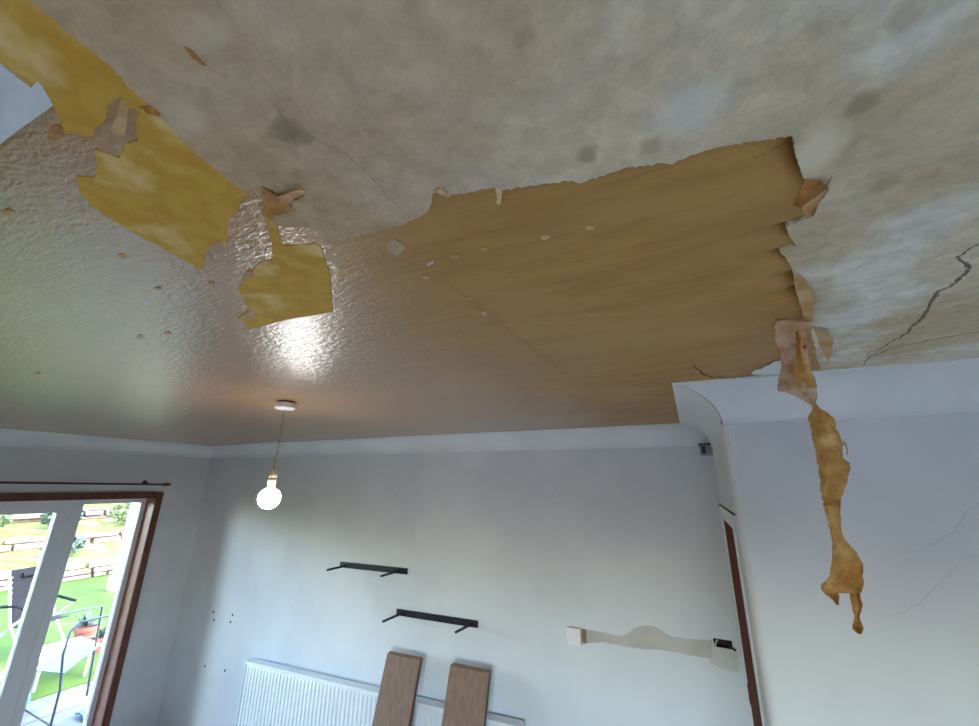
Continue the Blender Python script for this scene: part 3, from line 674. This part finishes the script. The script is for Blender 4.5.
# ---------------------------------------------------------------- leaning shelf boards
def board(tl, tr, label, ytop=2.715, lean=.30):
    a = on(tl[0], tl[1], 1, ytop); b = on(tr[0], tr[1], 1, ytop)
    zt = (a.z+b.z)/2; roll = (b.z-a.z)
    root = empty('shelf_board', ((a.x+b.x)/2, ytop-lean, FZ), label, 'board', 'shelf boards leaning on the radiator')
    th = .034
    up = Vector((0, lean, zt)).normalized(); nn = Vector((0, -up.z, up.y))
    Lg = math.hypot(lean, zt)
    bl = Vector((a.x-.012, ytop-lean, FZ)); brr = Vector((b.x-.012, ytop-lean, FZ))
    tlv, trv = Vector((a.x, ytop, zt-.004)), Vector((b.x, ytop, zt+.004))
    f = nn*0; bk = -nn*th
    bk = Vector((0, th, .0))
    fr = MB().hexa([bl, brr, brr+bk, bl+bk, tlv, trv, trv+bk+Vector((0,0,.008)), tlv+bk+Vector((0,0,.008))])
    fr.build('board_core', M_BOARD, root, bevel=.0025)
    mb = MB(); e = .001
    mb.hexa([brr+Vector((-.001,.003,0)), brr+Vector((e,.003,0)), brr+bk+Vector((e,-.003,0)), brr+bk+Vector((-.001,-.003,0)), trv+Vector((-.001,.003,-.004)), trv+Vector((e,.003,-.004)), trv+bk+Vector((e,-.003,0)), trv+bk+Vector((-.001,-.003,0))])
    mb.build('edge_banding', mat('darker_edge_band', (104,74,58), .5, (92,64,50), 9, (7,7,.6)), root)
    return root
board((387,654), (420,660), 'left brown shelf board leaning in front of the radiator')
board((450,666), (489,673), 'right brown shelf board leaning in front of the radiator')

# ---------------------------------------------------------------- wall socket and corner sensor
a = on(567.5, 626.5, 1, WY-.03); b = on(581, 646, 1, WY-.03)
so_ = empty('wall_socket', ((a.x+b.x)/2, WY, (a.z+b.z)/2), 'white surface mounted switch box at the end of plaster patch', 'socket')
MB().box((a.x, WY-.036, b.z+.004), (b.x, WY, a.z-.004)).build('pattress_box', M_WPLAST, so_, bevel=.004)
fp_ = MB().box((a.x-.004, WY-.046, b.z), (b.x+.004, WY-.036, a.z)).build('face_plate', M_WPLAST, so_, bevel=.004)
for zz in (.35, .65):
    z = b.z+(a.z-b.z)*zz; x = (a.x+b.x)/2
    MB().tube([(x, WY-.046, z), (x, WY-.048, z)], .006, 10).build('screw_head', M_WPLAST, fp_)
MB().box((b.x+.003, WY-.006, b.z+.012), (b.x+.030, WY+.001, a.z-.008)).build('stained_mortar', mat('brown_mortar', (150,124,104), .9, (130,104,84), 30, bump=.4, bscale=60), so_)

s0 = on(706, 449, 1, WY-.07)
sen = empty('alarm_sensor', (s0.x, WY, s0.z), 'small grey sensor box in the corner under the coving', 'sensor')
sx0 = on(699, 449, 1, WY-.07).x; sx1 = on(713, 449, 1, WY-.07).x; sz1 = on(706, 443.5, 1, WY-.07).z; sz0 = on(706, 455, 1, WY-.07).z
sb_ = MB().box((sx0+.006, WY-.075, sz0), (sx1, WY-.004, sz1-.008)).build('sensor_body', M_GREYPL, sen, bevel=.004)
MB().box((sx0, WY-.09, sz1-.009), (sx1, WY-.004, sz1)).build('sensor_cap', M_BLACK, sen, bevel=.002)
MB().box((sx0+.012, WY-.079, sz0+.008), ((sx0+sx1)/2-.002, WY-.074, sz1-.016)).build('sensor_lens', mat('dark_lens', (40,42,54), .2), sb_)
MB().box((sx0+.03, WY-.006, sz0+.02), (sx1-.01, WY, sz1-.02)).build('mounting_plate', M_GREYPL, sen)

# ---------------------------------------------------------------- garden
M_LAWN = mat('lawn_green', (42,60,14), .95, (50,68,18), 3, bump=.6, bscale=60, spec=.1, col3=(60,70,26), scale3=1.2)
M_SLAB = mat('patio_slab', (78,78,80), .85, (66,66,70), 5, bump=.2, bscale=40)
M_STONE = mat('pinkish_garden_stone', (104,82,72), .9, (78,64,58), 6, bump=.5, bscale=20)
M_LEAF = mat('bright_leaf', (46,62,26), .7, (72,84,40), 5)
M_LEAF2 = mat('dark_leaf', (22,40,22), .7, (36,54,30), 5)
M_SOIL = mat('garden_soil', (62,52,42), .95, (50,56,38), 4, bump=.4, bscale=12)
M_WHITEM = mat('white_painted_metal', (150,152,156), .4, (142,144,148), 5)
M_GREYM = mat('grey_metal_tube', (34,37,46), .4, (28,31,40), 8, metal=.3)
M_BLKF = mat('black_sling_fabric', (9,9,12), .8, (14,14,17), 30, spec=.1)
M_TURQ = mat('turquoise_vinyl', (8,72,84), .35, (14,84,96), 4)
M_TERRA = mat('terracotta', (110,52,36), .8, (96,44,30), 8)
MB().box((-40, -30, GZ-.3), (-7.0, 16, GZ)).build('lawn', M_LAWN)
tag(bpy.data.objects['lawn'], 'bright green lawn outside the patio door', kind='structure')
pav = tag(MB().box((-7.0, -30, GZ-.3), (WX-T, 10, GZ-.008)).build('patio', M_SOIL), 'grey slab paving just outside the patio door', kind='structure')
tag(MB().box((WX-T, -30, GZ-.3), (12, YN-T, GZ)).build('bounce_ground', mat('pale_bounce_ground', (150,148,146), .95, (130,128,128), 30)), 'unseen pale ground added behind the viewer to bounce light', kind='structure')  # unseen ground, added so neutral light bounces in through the rear window
me = None
for i in range(3):
    for j in range(8):
        x = -6.98+i*.58; y = .2+j*.58
        if me is None:
            o = MB().box((0, 0, 0), (.56, .56, .03)).build('paving_slab', M_SLAB, pav, bevel=.006); me = o.data
            for v in me.vertices: v.co += Vector((0,0,0))
        else:
            o = bpy.data.objects.new('paving_slab', me); COL.objects.link(o); o.parent = pav
        o.location = (x, y, GZ-.03)
M_BANK = mat('grassy_bank', (58,70,26), .95, (84,84,44), 2.5, bump=.5, bscale=14, spec=.1, col3=(104,92,76), scale3=1.4)
def terrace(x, y0, y1, z0, z1, label, seed):
    rnd = random.Random(seed); root = empty('stone_garden_wall', (x, (y0+y1)/2, z0), label, 'garden wall')
    zz = z1+.20
    MB().hexa([(x-2.4, y0, z0-.3), (x-.10, y0, z0-.3), (x-.10, y1, z0-.3), (x-2.4, y1, z0-.3), (x-2.4, y0, zz), (x-.10, y0, z1-.03), (x-.10, y1, z1-.03), (x-2.4, y1, zz)]).build('earth_bank', M_BANK, root)
    z = z0
    while z < z1-.03:
        hh = min(rnd.uniform(.09, .17), z1-z); y = y0+rnd.uniform(-.4, 0)
        while y < y1:
            ll = rnd.uniform(.3, 1.1); q = rnd.uniform(-.04, .12); t = rnd.uniform(-.03, .03)
            MB().hexa([(x-.3, y+.02, z+.008), (x+q, y+.03, z+.008+t*.3), (x+q-.03, y+ll-.03, z+.01), (x-.3, y+ll-.01, z+.01), (x-.3, y+.02, z+hh-.01), (x+q-.05, y+.04, z+hh-.012+t*.5), (x+q-.02, y+ll-.05, z+hh-.012), (x-.3, y+ll-.01, z+hh-.01)]).build('stone', M_STONE, root, bevel=.022); y += ll
        z += hh
    return root
terrace(-14.0, 1.5, 11, GZ, .02, 'low pinkish stone wall at the far edge of the lawn', 1)
terrace(-16.2, 1.5, 12, .20, .52, 'middle stone wall of the terraced bank behind the lawn', 2)
terrace(-18.6, 1.5, 14, .72, 1.06, 'highest stone wall of the terraced bank in the garden', 3)
def bush(x, y, z, rx, rz_, label, m, seed, n=260):
    rnd = random.Random(seed); root = empty('garden_bush', (x, y, z), label, 'bush', 'bushes on the terraced bank')
    mb = MB()
    for k in range(n):
        d = Vector((rnd.gauss(0,1), rnd.gauss(0,1), rnd.gauss(0,1))).normalized()*rnd.uniform(.6, 1)**.5
        c = Vector((x+d.x*rx, y+d.y*rx, z+rz_+d.z*rz_)); u = Vector((rnd.gauss(0,1), rnd.gauss(0,1), rnd.gauss(0,1))).normalized(); v = u.cross(d+Vector((.01,0,0))).normalized()
        s = rnd.uniform(.05, .11); i = len(mb.v)
        mb.v += [tuple(c-u*s), tuple(c+v*s*.5), tuple(c+u*s), tuple(c-v*s*.5)]; mb.f.append((i, i+1, i+2, i+3))
    o = mb.build('foliage', m, root); o['kind'] = 'stuff'
    mb = MB()
    for k in range(4):
        a = k*1.6; mb.tube([(x, y, z), (x+.12*math.cos(a)*rx, y+.12*math.sin(a)*rx, z+rz_*.6), (x+.5*math.cos(a)*rx, y+.5*math.sin(a)*rx, z+rz_*1.3)], [.03, .02, .008], 6)
    mb.build('stem', M_SOIL, root)
bl = [(-15.1, 3.7, .16, .5, .26, 'low bright bush on the lowest terrace, leftmost', M_LEAF), (-15.0, 5.4, .16, .4, .2, 'low dark bush on the lowest terrace, right of the bright one', M_LEAF2),
      (-17.4, 4.4, .66, .6, .3, 'bright bush on the middle terrace at the left', M_LEAF), (-17.3, 6.0, .66, .5, .26, 'dark bush on the middle terrace at centre', M_LEAF2),
      (-17.2, 7.6, .66, .5, .3, 'bright bush on the middle terrace at the right', M_LEAF), (-19.9, 5.0, 1.20, .9, .5, 'wide bright bush on the top terrace at the left', M_LEAF),
      (-20.0, 7.2, 1.20, .8, .55, 'dark bush on the top terrace at centre', M_LEAF2), (-19.7, 9.2, 1.20, .8, .5, 'bright bush on the top terrace at the right', M_LEAF)]
for k, q in enumerate(bl): bush(*q, seed=40+k, n=420 if q[3] > .6 else 260)
hd = empty('garden_hedge', (-22.6, 5, GZ), 'tall pale green hedge closing off the garden', 'hedge')
rnd = random.Random(77); mb = MB()
for k in range(2600):
    c = Vector((-22.3+rnd.gauss(0,.25), rnd.uniform(-8, 16), rnd.uniform(GZ, 3.2))); u = Vector((rnd.gauss(0,1), rnd.gauss(0,1), rnd.gauss(0,1))).normalized(); v = u.cross(Vector((1,.2,.1))).normalized(); s = rnd.uniform(.12, .28); i = len(mb.v)
    mb.v += [tuple(c-u*s), tuple(c+v*s*.5), tuple(c+u*s), tuple(c-v*s*.5)]; mb.f.append((i, i+1, i+2, i+3))
mb.build('foliage', M_LEAF, hd)['kind'] = 'stuff'
MB().box((-23.0, -8, GZ), (-22.6, 16, 3.0)).build('hedge_core', M_LEAF2, hd)
# white post by the terrace
pb = on(113, 590, 2, GZ)
gp_ = empty('garden_post', (pb.x, pb.y, GZ), 'tall white post standing at the end of the lawn', 'post')
MB().box((pb.x-.06, pb.y-.06, GZ), (pb.x+.06, pb.y+.06, 1.75)).build('shaft', M_WHITEM, gp_, bevel=.01)
MB().box((pb.x-.10, pb.y-.10, GZ), (pb.x+.10, pb.y+.10, GZ+.3)).build('plinth', M_WHITEM, gp_, bevel=.01)
MB().box((pb.x-.08, pb.y-.08, 1.75), (pb.x+.08, pb.y+.08, 1.80)).build('cap', M_WHITEM, gp_, bevel=.01)
# folding recliner on the lawn
rq = on(22, 655, 2, GZ); cx, cy = rq.x, rq.y
rc = empty('garden_recliner', (cx, cy, GZ), 'black sling folding garden chair with white frame on the lawn', 'chair')
def R2(p, a=.35): return (cx+p[0]*math.cos(a)-p[1]*math.sin(a), cy+p[0]*math.sin(a)+p[1]*math.cos(a), GZ+p[2])
for s in (-.27, .27):
    MB().tube([R2((-.42,s,0)), R2((.10,s,.48)), R2((.28,s,.62))], .014, 8).build('leg', M_WHITEM, rc, smooth=True)
    MB().tube([R2((.38,s,0)), R2((.0,s,.46)), R2((-.28,s,1.12))], .014, 8).build('leg', M_WHITEM, rc, smooth=True)
    MB().tube([R2((-.22,s,.66)), R2((.0,s,.68)), R2((.30,s,.63))], .020, 8).build('armrest', M_BLKF, rc, smooth=True)
mb = MB(); mb.grid([[R2((.30,y,.44)) for y in (-.24,0,.24)], [R2((.0,y,.41)) for y in (-.24,0,.24)], [R2((-.02,y,.42)) for y in (-.24,0,.24)]]); mb.build('seat_sling', M_BLKF, rc, thick=.01)
mb = MB(); mb.grid([[R2((-.02,y,.46)) for y in (-.24,0,.24)], [R2((-.16,y,.78)) for y in (-.24,0,.24)], [R2((-.28,y,1.12)) for y in (-.24,0,.24)]]); bs_ = mb.build('back_sling', M_BLKF, rc, thick=.012)
mb = MB(); mb.tube([R2((-.24,-.12,1.03)), R2((-.22,.12,1.03))], .035, 10); mb.build('head_pillow', M_BLKF, bs_, smooth=True)
for k in range(9):
    for s in (-.255, .255):
        p = R2((-.04-.022*k-.01, s, .50+.066*k)); MB().tube([(p[0], p[1]-.012, p[2]), (p[0], p[1]+.012, p[2])], .008, 6).build('lacing', M_WHITEM, bs_)
# tubular garden chair close to the glass
tcp = on(100, 617, 2, .60)
tx, ty = tcp.x, tcp.y
tc_ = empty('tubular_garden_chair', (tx, ty, GZ), 'grey tubular garden chair frame just outside the patio door', 'chair')
p1, p2, p3 = on(60, 690, 0, tx+.12), on(63, 655, 0, tx+.10), on(70, 632, 0, tx+.06)
p4, p5, p6 = on(80, 622, 0, tx+.02), on(104, 616.5, 0, tx-.02), on(130, 611, 0, tx-.08)
b0 = Vector((p1.x+.06, p1.y-.02, GZ))
MB().tube([b0, p1, p2, p3, p4, p5, p6, p6+Vector((-.02,.06,-.05)), Vector((p6.x-.02, p6.y+.08, GZ))], .011, 10).build('arm_frame', M_GREYM, tc_, smooth=True)
off = Vector((-.50, -.06, 0))
MB().tube([Vector((b0.x, b0.y, GZ))+off, p1+off, p2+off, p3+off, p4+off, p5+off, p6+off, Vector((p6.x-.02, p6.y+.08, GZ))+off], .011, 10).build('arm_frame', M_GREYM, tc_, smooth=True)
mb = MB(); mb.grid([[p2+Vector((.0,.05,-.18)), p5+Vector((0,.02,-.30))], [p2+off+Vector((0,.05,-.22)), p5+off+Vector((0,.02,-.34))]]); mb.build('seat_mesh', M_GREYM, tc_, thick=.01)
# white low table
TZ = -.02; tp = on(62, 648, 2, TZ)
tb = empty('garden_table', (tp.x-.1, tp.y, GZ), 'small glaring white table on the lawn behind tubular chair', 'table')
MB().box((tp.x-.32, tp.y-.28, TZ-.025), (tp.x+.25, tp.y+.30, TZ)).build('table_top', M_WHITEM, tb, bevel=.006)
for xx in (tp.x-.28, tp.x+.21):
    for yy in (tp.y-.24, tp.y+.22):
        MB().tube([(xx, yy, GZ), (xx, yy, TZ-.025)], .016, 8).build('leg', M_WHITEM, tb, smooth=True)
# paddling pool
pq = on(0, 705, 2, GZ+.15)
pool = empty('paddling_pool', (pq.x-.3, pq.y-.42, GZ), 'turquoise paddling pool with white rim outside the door', 'pool')
mb = MB()
ring = [(pq.x-.3+.62*math.cos(k*math.pi/16), pq.y-.42+.62*math.sin(k*math.pi/16), GZ+.10) for k in range(33)]
mb.tube(ring, .10, 12, cap=False); mb.build('pool_wall', M_TURQ, pool, smooth=True)
mb = MB(); mb.tube([(a, b, c+.14) for a, b, c in ring], .05, 10, cap=False); mb.build('pool_rim', M_WHITEM, pool, smooth=True)
MB().lathe([(.60,.0),(.60,.06)], (pq.x-.3, pq.y-.42, GZ), 32).build('pool_water', M_TURQ, pool)
# folded turquoise cover on the slabs
fq = on(118, 712, 2, GZ); fq = fq + Vector((.02, -.0, 0))
fc = empty('folded_cover', (fq.x, fq.y, GZ), 'folded turquoise and white plastic cover on the paving', 'cover')
rnd = random.Random(3)
for nm, m, z, s, dy in (('lower_fold', M_TURQ, 0, .30, .04), ('upper_fold', M_WHITEM, .045, .16, .1)):
    mb = MB(); rws = []
    for i in range(9):
        rws.append([(fq.x+(i/8-.5)*2*s, fq.y+dy+(j/8-.5)*2*s, GZ+z+.025*math.sin(i*1.3+j*.8)+.035+rnd.uniform(0,.01)) for j in range(9)])
    mb.grid(rws); mb.build(nm, m, fc, smooth=True, thick=.02)
# terracotta pots
for k, ((x, y), lab) in enumerate((((82,645),'terracotta pot on the lawn beside the white table'), ((96,652),'smaller terracotta pot right of the other pot'))):
    q = on(x, y, 2, GZ); po = empty('flower_pot', (q.x, q.y, GZ), lab, 'pot', 'terracotta pots'); s = 1-.25*k
    MB().lathe([(.09*s,0),(.13*s,.20*s),(.145*s,.20*s),(.145*s,.25*s),(.12*s,.25*s),(.11*s,.2*s)], (q.x, q.y, GZ), 18).build('pot_body', M_TERRA, po, smooth=40)
    mb = MB(); rnd = random.Random(k)
    for i in range(26):
        d = Vector((rnd.gauss(0,1), rnd.gauss(0,1), abs(rnd.gauss(0,1)))).normalized(); c = Vector((q.x, q.y, GZ+.24*s)); t = c+d*rnd.uniform(.12,.28)*s; sd = d.cross(Vector((0,0,1))).normalized()*.03; mid = (c+t)/2; i0 = len(mb.v)
        mb.v += [tuple(c), tuple(mid+sd), tuple(t), tuple(mid-sd)]; mb.f.append((i0, i0+1, i0+2, i0+3))
    mb.build('plant', M_LEAF2, po)
